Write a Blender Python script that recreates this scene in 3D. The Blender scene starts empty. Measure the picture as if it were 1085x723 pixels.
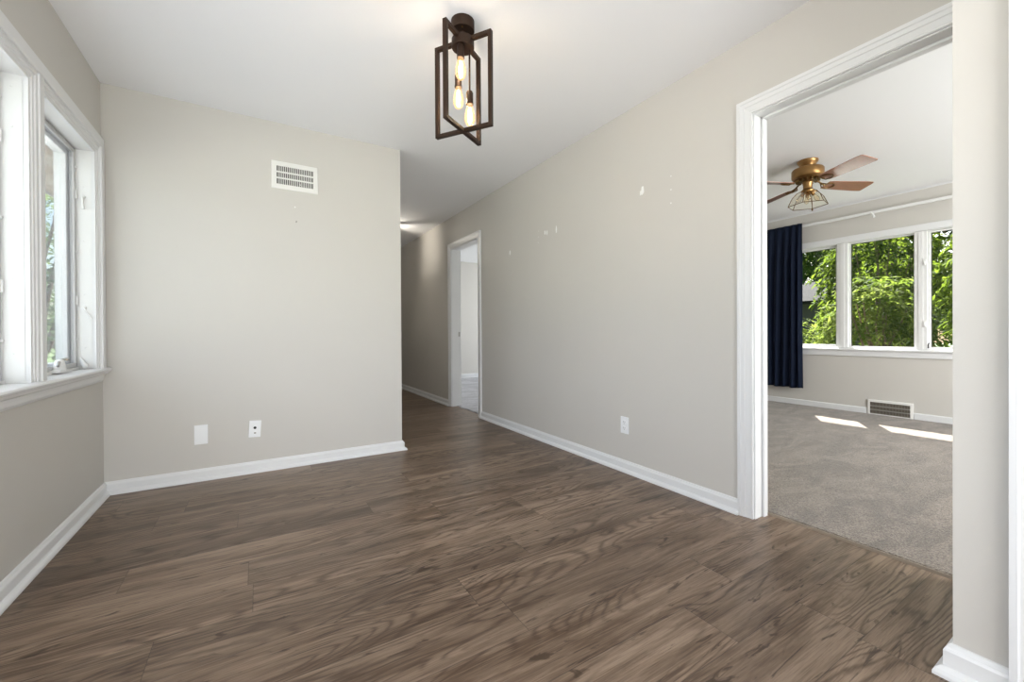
import bpy, bmesh, math, random
from mathutils import Vector, Matrix
PI = math.pi
S = bpy.context.scene
COL = S.collection
random.seed(7)

# ------------------------------------------------------------------ camera
cam = bpy.data.cameras.new('camera')
camo = bpy.data.objects.new('camera', cam); COL.objects.link(camo); S.camera = camo
cam.sensor_fit = 'HORIZONTAL'; cam.sensor_width = 36.0
cam.lens = 440.94 / 1085 * 36.0
cam.shift_y = -(361.5 - 354.99) / 1085
cam.clip_start = 0.02; cam.clip_end = 200
r = Vector((0.8531636, -0.52161476, -0.00546978)); u = Vector((0.00708469, 0.0011019, 0.9999743)); f = Vector((0.52159532, 0.85318042, -0.00463558))
m = Matrix((r, u, -f)).transposed().to_4x4(); m.translation = Vector((0, 0, 0.9477)); camo.matrix_world = m

# ------------------------------------------------------------------ exposure, world, lights
S.view_settings.view_transform = 'Standard'; S.view_settings.look = 'None'
S.view_settings.exposure = 0.22; S.view_settings.gamma = 1.0; S.view_settings.use_curve_mapping = False
W = bpy.data.worlds.new('sky'); S.world = W; W.use_nodes = True
wn = W.node_tree; wn.nodes.clear()
wo = wn.nodes.new('ShaderNodeOutputWorld'); wb = wn.nodes.new('ShaderNodeBackground'); ws = wn.nodes.new('ShaderNodeTexSky')
ws.sky_type = 'NISHITA'; ws.sun_disc = False; ws.sun_elevation = math.radians(46); ws.sun_rotation = math.radians(57); ws.air_density = 1.0; ws.dust_density = 3.0
wn.links.new(ws.outputs[0], wb.inputs[0]); wb.inputs[1].default_value = 0.42
wn.links.new(wb.outputs[0], wo.inputs[0])

def lamp(name, kind, loc, energy, color=(1, 1, 1), direction=None, size=None, size_y=None, radius=None, angle=None):
    l = bpy.data.lights.new(name, kind); l.energy = energy; l.color = color
    o = bpy.data.objects.new(name, l); COL.objects.link(o); o.location = loc
    if direction is not None: o.rotation_euler = Vector(direction).to_track_quat('-Z', 'Y').to_euler()
    if kind == 'AREA':
        l.shape = 'RECTANGLE'; l.size = size; l.size_y = size_y
    if radius is not None: l.shadow_soft_size = radius
    if angle is not None: l.angle = angle
    return o
SUN = Vector((0.49, 0.316, 0.60)).normalized()
lamp('sun', 'SUN', (12, 8, 14), 36.0, (1.0, 0.97, 0.93), -SUN, angle=math.radians(0.6))
lamp('rear_fill', 'AREA', (0.45, -4.75, 1.25), 12, (0.98, 0.985, 1.0), (0.06, 1, 0.06), size=2.3, size_y=2.0)  # added fill lamp in an invented opening behind the camera
lamp('floor_up_fill', 'AREA', (0.3, -1.9, 0.30), 84, (0.98, 0.985, 1.0), (0.05, 0.6, 1.0), size=1.8, size_y=1.4)  # added fill lamp on the floor behind the camera, facing the ceiling
lamp('side_fill', 'AREA', (-1.02, 0.80, 1.38), 20, (0.95, 0.98, 1.0), (1, 0.65, 0.05), size=1.4, size_y=1.2)  # added fill lamp beside the camera, in an invented opening of the left wall
lamp('dining_window_daylight', 'AREA', (-0.985, 2.45, 1.38), 15, (0.97, 0.985, 1.0), (1, 0.0, 0.05), size=1.3, size_y=1.2)
lamp('bedroom_fill', 'AREA', (3.9, -1.62, 1.40), 118, (0.98, 0.99, 1.0), (0.15, 1, -0.22), size=1.8, size_y=1.3)  # added fill lamp in an invented opening of the unseen south wall
lamp('spare_room_fill', 'AREA', (5.95, 6.3, 1.4), 55, (0.92, 0.96, 1.0), (-1, 0, 0), size=1.4, size_y=1.2)  # added fill lamp to brighten the spare room, its opening is invented

# ------------------------------------------------------------------ helpers
def tag(o, label=None, cat=None, group=None, kind=None):
    if label: o['label'] = label
    if cat: o['category'] = cat
    if group: o['group'] = group
    if kind: o['kind'] = kind
    return o
def empty(name, loc=(0, 0, 0), rotz=0.0, parent=None):
    o = bpy.data.objects.new(name, None); COL.objects.link(o); o.location = loc; o.rotation_euler = (0, 0, rotz)
    o.empty_display_size = 0.05
    if parent: o.parent = parent
    return o
def obj(name, bm, mats, parent=None, smooth=False, angle=40):
    bmesh.ops.recalc_face_normals(bm, faces=bm.faces[:])
    me = bpy.data.meshes.new(name); bm.to_mesh(me); bm.free()
    if not isinstance(mats, (list, tuple)): mats = [mats]
    for mm in mats: me.materials.append(mm)
    o = bpy.data.objects.new(name, me); COL.objects.link(o)
    if parent: o.parent = parent
    if smooth:
        for p in me.polygons: p.use_smooth = True
        me.set_sharp_from_angle(angle=math.radians(angle))
    return o
def struct(name, bm, mats, parent=None, smooth=False):
    o = obj(name, bm, mats, parent, smooth)
    if not parent: o['kind'] = 'structure'
    return o
def bmn(): return bmesh.new()
def box(bm, x0, x1, y0, y1, z0, z1, bev=0.0, M=None, mi=0):
    vs = [bm.verts.new((x, y, z)) for x in (x0, x1) for y in (y0, y1) for z in (z0, z1)]
    q = [(0, 1, 3, 2), (4, 6, 7, 5), (0, 4, 5, 1), (2, 3, 7, 6), (0, 2, 6, 4), (1, 5, 7, 3)]
    fs = [bm.faces.new([vs[i] for i in a]) for a in q]
    for ff in fs: ff.material_index = mi
    if bev > 0:
        es = list({e for ff in fs for e in ff.edges})
        res = bmesh.ops.bevel(bm, geom=es, offset=bev, segments=2, affect='EDGES', profile=0.6)
        vs = list({v for v in vs if v.is_valid} | {v for ff in res['faces'] for v in ff.verts})
    if M is not None: bmesh.ops.transform(bm, matrix=M, verts=[v for v in vs if v.is_valid])
    return vs
def lathe(bm, prof, n=32, M=None, cap=True, a0=0.0):
    rings = []
    for (rr, z) in prof:
        if rr < 1e-6: rings.append([bm.verts.new((0, 0, z))])
        else: rings.append([bm.verts.new((rr * math.cos(a0 + 2 * PI * i / n), rr * math.sin(a0 + 2 * PI * i / n), z)) for i in range(n)])
    for a, b in zip(rings, rings[1:]):
        if len(a) == 1 and len(b) == 1: continue
        for i in range(n):
            j = (i + 1) % n
            if len(a) == 1: bm.faces.new((a[0], b[i], b[j]))
            elif len(b) == 1: bm.faces.new((a[i], a[j], b[0]))
            else: bm.faces.new((a[i], a[j], b[j], b[i]))
    if cap:
        for rg in (rings[0], rings[-1]):
            if len(rg) > 2: bm.faces.new(rg)
    vs = [v for rg in rings for v in rg]
    if M is not None: bmesh.ops.transform(bm, matrix=M, verts=vs)
    return vs
def tube(bm, pts, rad, n=10, cap=True):
    pts = [Vector(p) for p in pts]
    rads = rad if isinstance(rad, (list, tuple)) else [rad] * len(pts)
    rings = []; prev = None
    for i, p in enumerate(pts):
        t = (pts[min(i + 1, len(pts) - 1)] - pts[max(i - 1, 0)]).normalized()
        ref = prev if prev is not None else (Vector((0, 0, 1)) if abs(t.z) < 0.9 else Vector((1, 0, 0)))
        a = t.cross(ref).normalized(); b = a.cross(t).normalized(); prev = b
        rings.append([bm.verts.new(p + (a * math.cos(2 * PI * k / n) + b * math.sin(2 * PI * k / n)) * rads[i]) for k in range(n)])
    for q, w in zip(rings, rings[1:]):
        for k in range(n):
            j = (k + 1) % n; bm.faces.new((q[k], q[j], w[j], w[k]))
    if cap: bm.faces.new(rings[0]); bm.faces.new(rings[-1])
def bar(bm, p0, p1, w, h, up=(0, 0, 1)):
    p0, p1 = Vector(p0), Vector(p1); t = (p1 - p0).normalized()
    s = t.cross(Vector(up)).normalized(); v = s.cross(t).normalized()
    vs = []
    for p in (p0, p1):
        for a, b in ((-1, -1), (1, -1), (1, 1), (-1, 1)): vs.append(bm.verts.new(p + s * a * w / 2 + v * b * h / 2))
    for k in range(4):
        j = (k + 1) % 4; bm.faces.new((vs[k], vs[j], vs[4 + j], vs[4 + k]))
    bm.faces.new(vs[:4]); bm.faces.new(vs[4:])
def sweep(bm, path, prof, mapf):
    """path: 2D points; prof: (offset to the left of travel, height); mapf(a, b, h) -> xyz"""
    P = [Vector(p) for p in path]; n = len(P); rings = []
    for i in range(n):
        d0 = (P[i] - P[i - 1]).normalized() if i > 0 else None
        d1 = (P[i + 1] - P[i]).normalized() if i < n - 1 else None
        if d0 is None: nrm = Vector((-d1.y, d1.x)); sc = 1
        elif d1 is None: nrm = Vector((-d0.y, d0.x)); sc = 1
        else:
            n0 = Vector((-d0.y, d0.x)); n1 = Vector((-d1.y, d1.x)); nrm = (n0 + n1).normalized(); sc = 1 / max(0.2, nrm.dot(n0))
        rings.append([bm.verts.new(mapf(*(P[i] + nrm * o * sc), h)) for (o, h) in prof])
    k = len(prof)
    for a, b in zip(rings, rings[1:]):
        for q in range(k): bm.faces.new((a[q], a[(q + 1) % k], b[(q + 1) % k], b[q]))
    bm.faces.new(rings[0]); bm.faces.new(rings[-1])

# ------------------------------------------------------------------ materials
def mat(name, color, rough=0.5, metal=0.0, spec=0.5, noise=0.0, nscale=30.0, bump=0.0, bscale=200.0, coat=0.0):
    m = bpy.data.materials.new(name); m.use_nodes = True; nt = m.node_tree; b = nt.nodes['Principled BSDF']
    b.inputs['Base Color'].default_value = (*color, 1); b.inputs['Roughness'].default_value = rough
    b.inputs['Metallic'].default_value = metal; b.inputs['Specular IOR Level'].default_value = spec; b.inputs['Coat Weight'].default_value = coat
    tc = nt.nodes.new('ShaderNodeTexCoord')
    if noise > 0:
        n = nt.nodes.new('ShaderNodeTexNoise'); n.inputs['Scale'].default_value = nscale; n.inputs['Detail'].default_value = 4
        nt.links.new(tc.outputs['Object'], n.inputs['Vector'])
        h = nt.nodes.new('ShaderNodeMix'); h.data_type = 'RGBA'
        h.inputs[6].default_value = (*[c * (1 - noise) for c in color], 1); h.inputs[7].default_value = (*[min(1, c * (1 + noise)) for c in color], 1)
        nt.links.new(n.outputs['Fac'], h.inputs[0]); nt.links.new(h.outputs[2], b.inputs['Base Color'])
    if bump > 0:
        n = nt.nodes.new('ShaderNodeTexNoise'); n.inputs['Scale'].default_value = bscale; n.inputs['Detail'].default_value = 3
        nt.links.new(tc.outputs['Object'], n.inputs['Vector'])
        bp = nt.nodes.new('ShaderNodeBump'); bp.inputs['Strength'].default_value = bump; bp.inputs['Distance'].default_value = 0.002
        nt.links.new(n.outputs['Fac'], bp.inputs['Height']); nt.links.new(bp.outputs[0], b.inputs['Normal'])
    return m
def emis(name, color, strength):
    m = bpy.data.materials.new(name); m.use_nodes = True; b = m.node_tree.nodes['Principled BSDF']
    b.inputs['Base Color'].default_value = (*color, 1)
    b.inputs['Emission Color'].default_value = (*color, 1); b.inputs['Emission Strength'].default_value = strength; return m
def clear(name, tint, gloss=0.06, rough=0.02):
    m = bpy.data.materials.new(name); m.use_nodes = True; nt = m.node_tree; nt.nodes.clear()
    o = nt.nodes.new('ShaderNodeOutputMaterial'); t = nt.nodes.new('ShaderNodeBsdfTransparent'); g = nt.nodes.new('ShaderNodeBsdfGlossy')
    fr = nt.nodes.new('ShaderNodeFresnel'); fr.inputs[0].default_value = 1.3; mx = nt.nodes.new('ShaderNodeMixShader')
    t.inputs[0].default_value = (*tint, 1); g.inputs['Roughness'].default_value = rough
    mu = nt.nodes.new('ShaderNodeMath'); mu.operation = 'MULTIPLY_ADD'; mu.inputs[1].default_value = gloss * 6; mu.inputs[2].default_value = gloss * 0.3; mu.use_clamp = True
    nt.links.new(fr.outputs[0], mu.inputs[0]); nt.links.new(mu.outputs[0], mx.inputs[0])
    nt.links.new(t.outputs[0], mx.inputs[1]); nt.links.new(g.outputs[0], mx.inputs[2]); nt.links.new(mx.outputs[0], o.inputs[0]); return m

M_wall = mat('greige_paint', (0.60, 0.578, 0.540), 0.55, spec=0.35, noise=0.015, nscale=3, bump=0.08, bscale=260)
M_ceil = mat('white_ceiling_paint', (0.90, 0.905, 0.92), 0.8, spec=0.2, bump=0.1, bscale=180)
M_trim = mat('white_trim_paint', (0.76, 0.765, 0.77), 0.35, spec=0.5, noise=0.01, nscale=8)
M_win = mat('white_window_vinyl', (0.78, 0.78, 0.77), 0.4, noise=0.02, nscale=12)
M_alu = mat('grey_aluminium', (0.55, 0.55, 0.55), 0.45)
M_gasket = mat('dark_gasket', (0.06, 0.055, 0.05), 0.6)
M_plate = mat('white_plate_plastic', (0.86, 0.87, 0.88), 0.3)
M_slot = mat('dark_slot', (0.02, 0.02, 0.02), 0.6)
M_vent = mat('white_enamel', (0.80, 0.79, 0.76), 0.4)
M_ventdark = mat('duct_interior', (0.05, 0.04, 0.04), 0.8)
M_fin = mat('dull_steel_fin', (0.30, 0.27, 0.22), 0.45, metal=0.5)
M_bronze = mat('brushed_bronze', (0.034, 0.017, 0.0095), 0.5, metal=0.3, spec=0.3, noise=0.25, nscale=40)
M_brass = mat('antique_brass', (0.33, 0.19, 0.075), 0.34, metal=0.85, noise=0.2, nscale=25)
M_brassdark = mat('dark_brass', (0.16, 0.09, 0.03), 0.4, metal=0.8)
M_nickel = mat('satin_nickel', (0.45, 0.44, 0.42), 0.35, metal=0.9)
M_glass = clear('window_glass', (0.97, 0.985, 0.98), 0.06)
M_bulb = clear('bulb_glass', (1.0, 0.95, 0.86), 0.10)
M_litbulb = clear('lit_bulb_glass', (1.0, 0.93, 0.80), 0.12)
_n = M_litbulb.node_tree; _o = _n.nodes['Material Output']; _e = _n.nodes.new('ShaderNodeEmission'); _e.inputs[0].default_value = (1.0, 0.66, 0.30, 1); _e.inputs[1].default_value = 0.30
_a = _n.nodes.new('ShaderNodeAddShader'); _s = _o.inputs[0].links[0].from_socket; _n.links.new(_s, _a.inputs[0]); _n.links.new(_e.outputs[0], _a.inputs[1]); _n.links.new(_a.outputs[0], _o.inputs[0])
M_amber = clear('faintly_amber_glass', (0.975, 0.95, 0.88), 0.05)
M_fil = emis('filament_glow', (1.0, 0.76, 0.42), 14)
M_spackle = mat('white_spackle', (0.86, 0.86, 0.84), 0.8, bump=0.3, bscale=80)
M_dimple = mat('nail_hole', (0.16, 0.14, 0.12), 0.9)
M_shingle = mat('grey_shingles', (0.016, 0.0155, 0.015), 0.95, spec=0.1, noise=0.3, nscale=6, bump=0.4, bscale=20)
M_siding = mat('grey_siding', (0.05, 0.047, 0.045), 0.8, noise=0.1, nscale=4)
M_bark = mat('brown_bark', (0.12, 0.08, 0.055), 0.9, noise=0.4, nscale=12, bump=0.6, bscale=40)
M_fasc = mat('fascia_paint', (0.6, 0.58, 0.54), 0.6)

def node(nt, typ, **kw):
    n = nt.nodes.new(typ)
    for k, v in kw.items(): setattr(n, k, v)
    return n
def mathn(nt, op, a, b=None, c=None, clamp=False):
    n = nt.nodes.new('ShaderNodeMath'); n.operation = op; n.use_clamp = clamp
    for i, v in enumerate((a, b, c)):
        if v is None: continue
        if isinstance(v, (int, float)): n.inputs[i].default_value = v
        else: nt.links.new(v, n.inputs[i])
    return n.outputs[0]
def maprange(nt, v, a, b, c=0.0, d=1.0):
    n = nt.nodes.new('ShaderNodeMapRange'); nt.links.new(v, n.inputs[0])
    for i, q in enumerate((a, b, c, d)): n.inputs[i + 1].default_value = q
    return n.outputs[0]
def mixc(nt, fac, a, b, mode='MIX'):
    n = nt.nodes.new('ShaderNodeMix'); n.data_type = 'RGBA'; n.blend_type = mode; n.clamp_factor = True
    if isinstance(fac, (int, float)): n.inputs[0].default_value = fac
    else: nt.links.new(fac, n.inputs[0])
    for i, v in ((6, a), (7, b)):
        if isinstance(v, tuple): n.inputs[i].default_value = (*v, 1)
        else: nt.links.new(v, n.inputs[i])
    return n.outputs[2]
def noise(nt, vec, sx, sy, sz=1.0, scale=1.0, detail=4, rough=0.55, dist=0.0):
    mp = nt.nodes.new('ShaderNodeMapping'); mp.inputs['Scale'].default_value = (sx, sy, sz); nt.links.new(vec, mp.inputs[0])
    n = nt.nodes.new('ShaderNodeTexNoise'); n.inputs['Scale'].default_value = scale; n.inputs['Detail'].default_value = detail
    n.inputs['Roughness'].default_value = rough; n.inputs['Distortion'].default_value = dist
    nt.links.new(mp.outputs[0], n.inputs['Vector']); return n.outputs['Fac']

def wood_floor():
    m = bpy.data.materials.new('grey_brown_oak_planks'); m.use_nodes = True; nt = m.node_tree; b = nt.nodes['Principled BSDF']
    uv = node(nt, 'ShaderNodeUVMap', uv_map='plank'); at = node(nt, 'ShaderNodeAttribute', attribute_name='seed')
    sep = node(nt, 'ShaderNodeSeparateXYZ'); nt.links.new(uv.outputs[0], sep.inputs[0])
    sa = node(nt, 'ShaderNodeSeparateXYZ'); nt.links.new(at.outputs['Vector'], sa.inputs[0])
    U = mathn(nt, 'ADD', sep.outputs[0], mathn(nt, 'MULTIPLY', sa.outputs[0], 57.0))
    V = mathn(nt, 'ADD', sep.outputs[1], mathn(nt, 'MULTIPLY', sa.outputs[1], 31.0))
    cv = node(nt, 'ShaderNodeCombineXYZ'); nt.links.new(U, cv.inputs[0]); nt.links.new(V, cv.inputs[1]); nt.links.new(mathn(nt, 'MULTIPLY', sa.outputs[2], 9.0), cv.inputs[2])
    vec = cv.outputs[0]
    fld = noise(nt, vec, 0.7, 4.6, 1, 1.0, 1.5, 0.4, 0.5)               # broad growth field
    ring = mathn(nt, 'SINE', mathn(nt, 'ADD', mathn(nt, 'MULTIPLY', fld, 190.0), mathn(nt, 'MULTIPLY', noise(nt, vec, 6, 30, 1, 1.0, 2), 5.0)))
    ring = mathn(nt, 'POWER', maprange(nt, ring, -1, 1, 0, 1), 3.0)
    ringmask = maprange(nt, noise(nt, vec, 0.8, 3.2, 1, 1.3, 2), 0.42, 0.52)
    fine = noise(nt, vec, 8, 230, 1, 1.0, 3, 0.6)
    mid = noise(nt, vec, 1.8, 30, 1, 1.0, 7, 0.72, 0.6)
    broad = noise(nt, vec, 1.1, 8, 1, 1.0, 3, 0.55, 0.8)
    knot = noise(nt, vec, 5.0, 19, 1, 1.0, 4, 0.6, 1.4)
    crack = noise(nt, vec, 3.0, 42, 1, 1.0, 4, 0.65, 1.0)
    light, base, dark = (0.31, 0.236, 0.180), (0.172, 0.122, 0.088), (0.068, 0.042, 0.027)
    c = mixc(nt, maprange(nt, broad, 0.36, 0.64), dark, light)
    c = mixc(nt, 0.45, c, base)
    c = mixc(nt, maprange(nt, mid, 0.50, 0.64, 0, 0.60), c, light)
    c = mixc(nt, maprange(nt, mid, 0.47, 0.36, 0, 0.55), c, dark)
    c = mixc(nt, mathn(nt, 'MULTIPLY', mathn(nt, 'MULTIPLY', ring, 0.72), ringmask), c, (0.060, 0.038, 0.026))
    c = mixc(nt, maprange(nt, fine, 0.50, 0.66, 0, 0.40), c, dark)
    c = mixc(nt, maprange(nt, fine, 0.47, 0.34, 0, 0.30), c, light)
    c = mixc(nt, maprange(nt, knot, 0.62, 0.70, 0, 0.85), c, (0.045, 0.028, 0.018))
    c = mixc(nt, maprange(nt, crack, 0.61, 0.67, 0, 0.80), c, (0.04, 0.026, 0.018))
    tone = maprange(nt, sa.outputs[2], 0, 1, 0.84, 1.16)
    hs = node(nt, 'ShaderNodeHueSaturation'); nt.links.new(tone, hs.inputs['Value']); hs.inputs['Saturation'].default_value = 1.10; nt.links.new(c, hs.inputs['Color'])
    c = hs.outputs[0]
    # seams: edge distances stored in a second uv map (distance along, distance across from plank ends, metres)
    W_ = 0.19
    ev = mathn(nt, 'MINIMUM', sep.outputs[1], mathn(nt, 'SUBTRACT', W_, sep.outputs[1]))
    le = node(nt, 'ShaderNodeAttribute', attribute_name='plen')
    eu = mathn(nt, 'MINIMUM', sep.outputs[0], mathn(nt, 'SUBTRACT', le.outputs['Fac'], sep.outputs[0]))
    e = mathn(nt, 'MINIMUM', ev, eu)
    seam = maprange(nt, e, 0.0006, 0.0020, 1, 0)
    c = mixc(nt, mathn(nt, 'MULTIPLY', seam, 0.5), c, (0.03, 0.02, 0.015))
    nt.links.new(c, b.inputs['Base Color'])
    rg = maprange(nt, mid, 0.3, 0.7, 0.30, 0.42); nt.links.new(rg, b.inputs['Roughness'])
    b.inputs['Specular IOR Level'].default_value = 0.32
    hgt = mathn(nt, 'SUBTRACT', mathn(nt, 'MULTIPLY', mathn(nt, 'ADD', fine, mathn(nt, 'MULTIPLY', ring, 0.25)), -0.35), mathn(nt, 'MULTIPLY', seam, 1.0))
    bp = node(nt, 'ShaderNodeBump'); bp.inputs['Strength'].default_value = 0.35; bp.inputs['Distance'].default_value = 0.0012
    nt.links.new(hgt, bp.inputs['Height']); nt.links.new(bp.outputs[0], b.inputs['Normal'])
    return m
M_floor = wood_floor()

def carpet_mat(name, c0, c1):
    m = bpy.data.materials.new(name); m.use_nodes = True; nt = m.node_tree; b = nt.nodes['Principled BSDF']
    tc = node(nt, 'ShaderNodeTexCoord'); v = tc.outputs['Object']
    sp = noise(nt, v, 1, 1, 1, 150, 3, 0.7)
    sweepn = noise(nt, v, 1.6, 3.4, 1, 1.3, 4, 0.62, 1.4)
    c = mixc(nt, maprange(nt, sp, 0.34, 0.66), c0, c1)
    k = maprange(nt, sweepn, 0.40, 0.60, 0.80, 1.20)
    h = node(nt, 'ShaderNodeHueSaturation'); nt.links.new(c, h.inputs['Color']); nt.links.new(k, h.inputs['Value'])
    nt.links.new(h.outputs[0], b.inputs['Base Color']); b.inputs['Roughness'].default_value = 0.95; b.inputs['Specular IOR Level'].default_value = 0.1
    b.inputs['Sheen Weight'].default_value = 0.3
    bp = node(nt, 'ShaderNodeBump'); bp.inputs['Strength'].default_value = 0.9; bp.inputs['Distance'].default_value = 0.006
    nt.links.new(noise(nt, v, 1, 1, 1, 110, 3, 0.65), bp.inputs['Height']); nt.links.new(bp.outputs[0], b.inputs['Normal'])
    return m
M_carpet = carpet_mat('taupe_carpet', (0.084, 0.065, 0.049), (0.275, 0.226, 0.182))
M_carpet2 = carpet_mat('pale_grey_carpet', (0.30, 0.30, 0.32), (0.50, 0.50, 0.53))

def blade_mat():
    m = bpy.data.materials.new('rosewood_blade'); m.use_nodes = True; nt = m.node_tree; b = nt.nodes['Principled BSDF']
    tc = node(nt, 'ShaderNodeTexCoord'); v = tc.outputs['Object']
    c = mixc(nt, noise(nt, v, 3, 45, 3, 1, 4, 0.6, 0.5), (0.24, 0.095, 0.055), (0.40, 0.17, 0.10)); b.inputs['Coat Weight'].default_value = 0.8; b.inputs['Coat Roughness'].default_value = 0.12
    nt.links.new(c, b.inputs['Base Color']); b.inputs['Roughness'].default_value = 0.28; b.inputs['Specular IOR Level'].default_value = 0.6; return m
M_blade = blade_mat()

def fabric_mat():
    m = bpy.data.materials.new('navy_weave'); m.use_nodes = True; nt = m.node_tree; b = nt.nodes['Principled BSDF']
    tc = node(nt, 'ShaderNodeTexCoord'); v = tc.outputs['Object']
    c = mixc(nt, noise(nt, v, 1, 1, 0.3, 260, 2), (0.003, 0.007, 0.018), (0.008, 0.014, 0.034))
    nt.links.new(c, b.inputs['Base Color']); b.inputs['Roughness'].default_value = 0.75; b.inputs['Sheen Weight'].default_value = 0.0; b.inputs['Specular IOR Level'].default_value = 0.15; return m
M_navy = fabric_mat()

def leaf_mat(name, c0, c1, trans=0.45, rough=0.75):
    m = bpy.data.materials.new(name); m.use_nodes = True; nt = m.node_tree; nt.nodes.clear()
    o = node(nt, 'ShaderNodeOutputMaterial'); at = node(nt, 'ShaderNodeAttribute', attribute_name='tone')
    c = mixc(nt, at.outputs['Fac'], c0, c1)
    p = node(nt, 'ShaderNodeBsdfPrincipled'); p.inputs['Roughness'].default_value = rough; p.inputs['Specular IOR Level'].default_value = 0.03; nt.links.new(c, p.inputs['Base Color'])
    t = node(nt, 'ShaderNodeBsdfTranslucent'); nt.links.new(mixc(nt, 0.28, c, (0.40, 0.55, 0.05)), t.inputs[0])
    mx = node(nt, 'ShaderNodeMixShader'); mx.inputs[0].default_value = trans
    nt.links.new(p.outputs[0], mx.inputs[1]); nt.links.new(t.outputs[0], mx.inputs[2]); nt.links.new(mx.outputs[0], o.inputs[0]); return m
M_leaf = leaf_mat('rhododendron_leaf', (0.009, 0.024, 0.004), (0.105, 0.155, 0.020), 0.36)
M_leafyellow = leaf_mat('young_rhododendron_leaf', (0.030, 0.055, 0.012), (0.215, 0.250, 0.065), 0.38)
M_leafdark = leaf_mat('shade_tree_leaf', (0.006, 0.020, 0.011), (0.028, 0.066, 0.026), 0.3)
M_leafpale = leaf_mat('pale_shrub_leaf', (0.05, 0.09, 0.055), (0.17, 0.24, 0.15), 0.4)

def soffit_mat():
    m = bpy.data.materials.new('weathered_soffit_board'); m.use_nodes = True; nt = m.node_tree; b = nt.nodes['Principled BSDF']
    tc = node(nt, 'ShaderNodeTexCoord'); v = tc.outputs['Object']
    n = noise(nt, v, 4.0, 0.9, 1, 1.4, 4, 0.6, 1.2)
    c = mixc(nt, maprange(nt, n, 0.38, 0.64), (0.52, 0.40, 0.30), (0.86, 0.79, 0.68))
    nt.links.new(c, b.inputs['Base Color']); b.inputs['Roughness'].default_value = 0.8; return m
M_soffit = soffit_mat()
def grass_mat():
    m = bpy.data.materials.new('lawn'); m.use_nodes = True; nt = m.node_tree; b = nt.nodes['Principled BSDF']
    tc = node(nt, 'ShaderNodeTexCoord'); c = mixc(nt, noise(nt, tc.outputs['Object'], 1, 1, 1, 9, 5), (0.04, 0.08, 0.02), (0.12, 0.17, 0.05))
    nt.links.new(c, b.inputs['Base Color']); b.inputs['Roughness'].default_value = 0.9; return m
M_grass = grass_mat()
def screen_mat():
    m = bpy.data.materials.new('insect_mesh'); m.use_nodes = True; nt = m.node_tree; nt.nodes.clear()
    o = node(nt, 'ShaderNodeOutputMaterial'); t = node(nt, 'ShaderNodeBsdfTransparent'); d = node(nt, 'ShaderNodeBsdfDiffuse'); d.inputs[0].default_value = (0.6, 0.63, 0.68, 1)
    mx = node(nt, 'ShaderNodeMixShader'); mx.inputs[0].default_value = 0.20
    nt.links.new(t.outputs[0], mx.inputs[1]); nt.links.new(d.outputs[0], mx.inputs[2]); nt.links.new(mx.outputs[0], o.inputs[0]); return m
M_screen = screen_mat()

# ------------------------------------------------------------------ dimensions
H = 2.44
XL, XR, YB, XP = -0.783, 2.136, 3.366, 1.0      # dining: left wall, right wall, back wall, partition end
WT = 0.12
XS, YS = 1.620, 0.342                            # stub wall face and its far end
XB = 5.93                                        # bedroom window wall
YR = -4.6                                        # rear wall (behind the camera)
D1a, D1b = 0.42, 1.150                           # bedroom doorway, clear opening along Y
D1h = 2.040
D2a, D2b, D2h = 4.222, 4.975, 2.02               # hall doorway
BH = 0.075

# ------------------------------------------------------------------ floor of planks (one mesh, one quad per plank)
def plank_floor():
    verts, faces, uvs, seeds, lens = [], [], [], [], []
    rnd = random.Random(21)
    rows = {0.53: 1.606, 0.72: 1.244, 0.91: 1.535, 1.10: 0.73, 1.67: 1.249, 1.48: 0.99, 1.29: 1.92}
    y = 0.53 - 0.19 * 28
    x0, x1 = XL, XR + WT - 0.01
    while y < 8.0:
        ya, yb = y, y + 0.19
        key = min(rows, key=lambda k: abs(k - y)); L = 1.27
        st = rows[key] if abs(key - y) < 0.02 else rnd.uniform(0, L)
        st -= L * math.ceil((st - x0) / L)
        left = x0 if y < YB else XP - 0.02
        x = st
        while x < x1:
            a, b = max(x, left), min(x + L, x1)
            if b > a + 0.001:
                i = len(verts); verts += [(a, ya, 0), (b, ya, 0), (b, yb, 0), (a, yb, 0)]; faces.append((i, i + 1, i + 2, i + 3))
                uvs += [(a - x, 0), (b - x, 0), (b - x, 0.19), (a - x, 0.19)]
                seeds.append((rnd.random(), rnd.random(), rnd.random())); lens.append(L)
            x += L
        y += 0.19
    me = bpy.data.meshes.new('floor'); me.from_pydata(verts, [], faces)
    uv = me.uv_layers.new(name='plank')
    for k, c in enumerate(uvs): uv.data[k].uv = c
    me.attributes.new('seed', 'FLOAT_VECTOR', 'FACE'); me.attributes.new('plen', 'FLOAT', 'FACE')
    me.attributes['seed'].data.foreach_set('vector', [q for c in seeds for q in c]); me.attributes['plen'].data.foreach_set('value', lens)
    me.materials.append(M_floor)
    o = bpy.data.objects.new('floor', me); COL.objects.link(o); o['kind'] = 'structure'
plank_floor()
b = bmn(); box(b, XL - 0.3, XR + WT - 0.012, YR - 0.3, 8.2, -0.15, -0.004); struct('floor_slab', b, M_slot)

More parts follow.
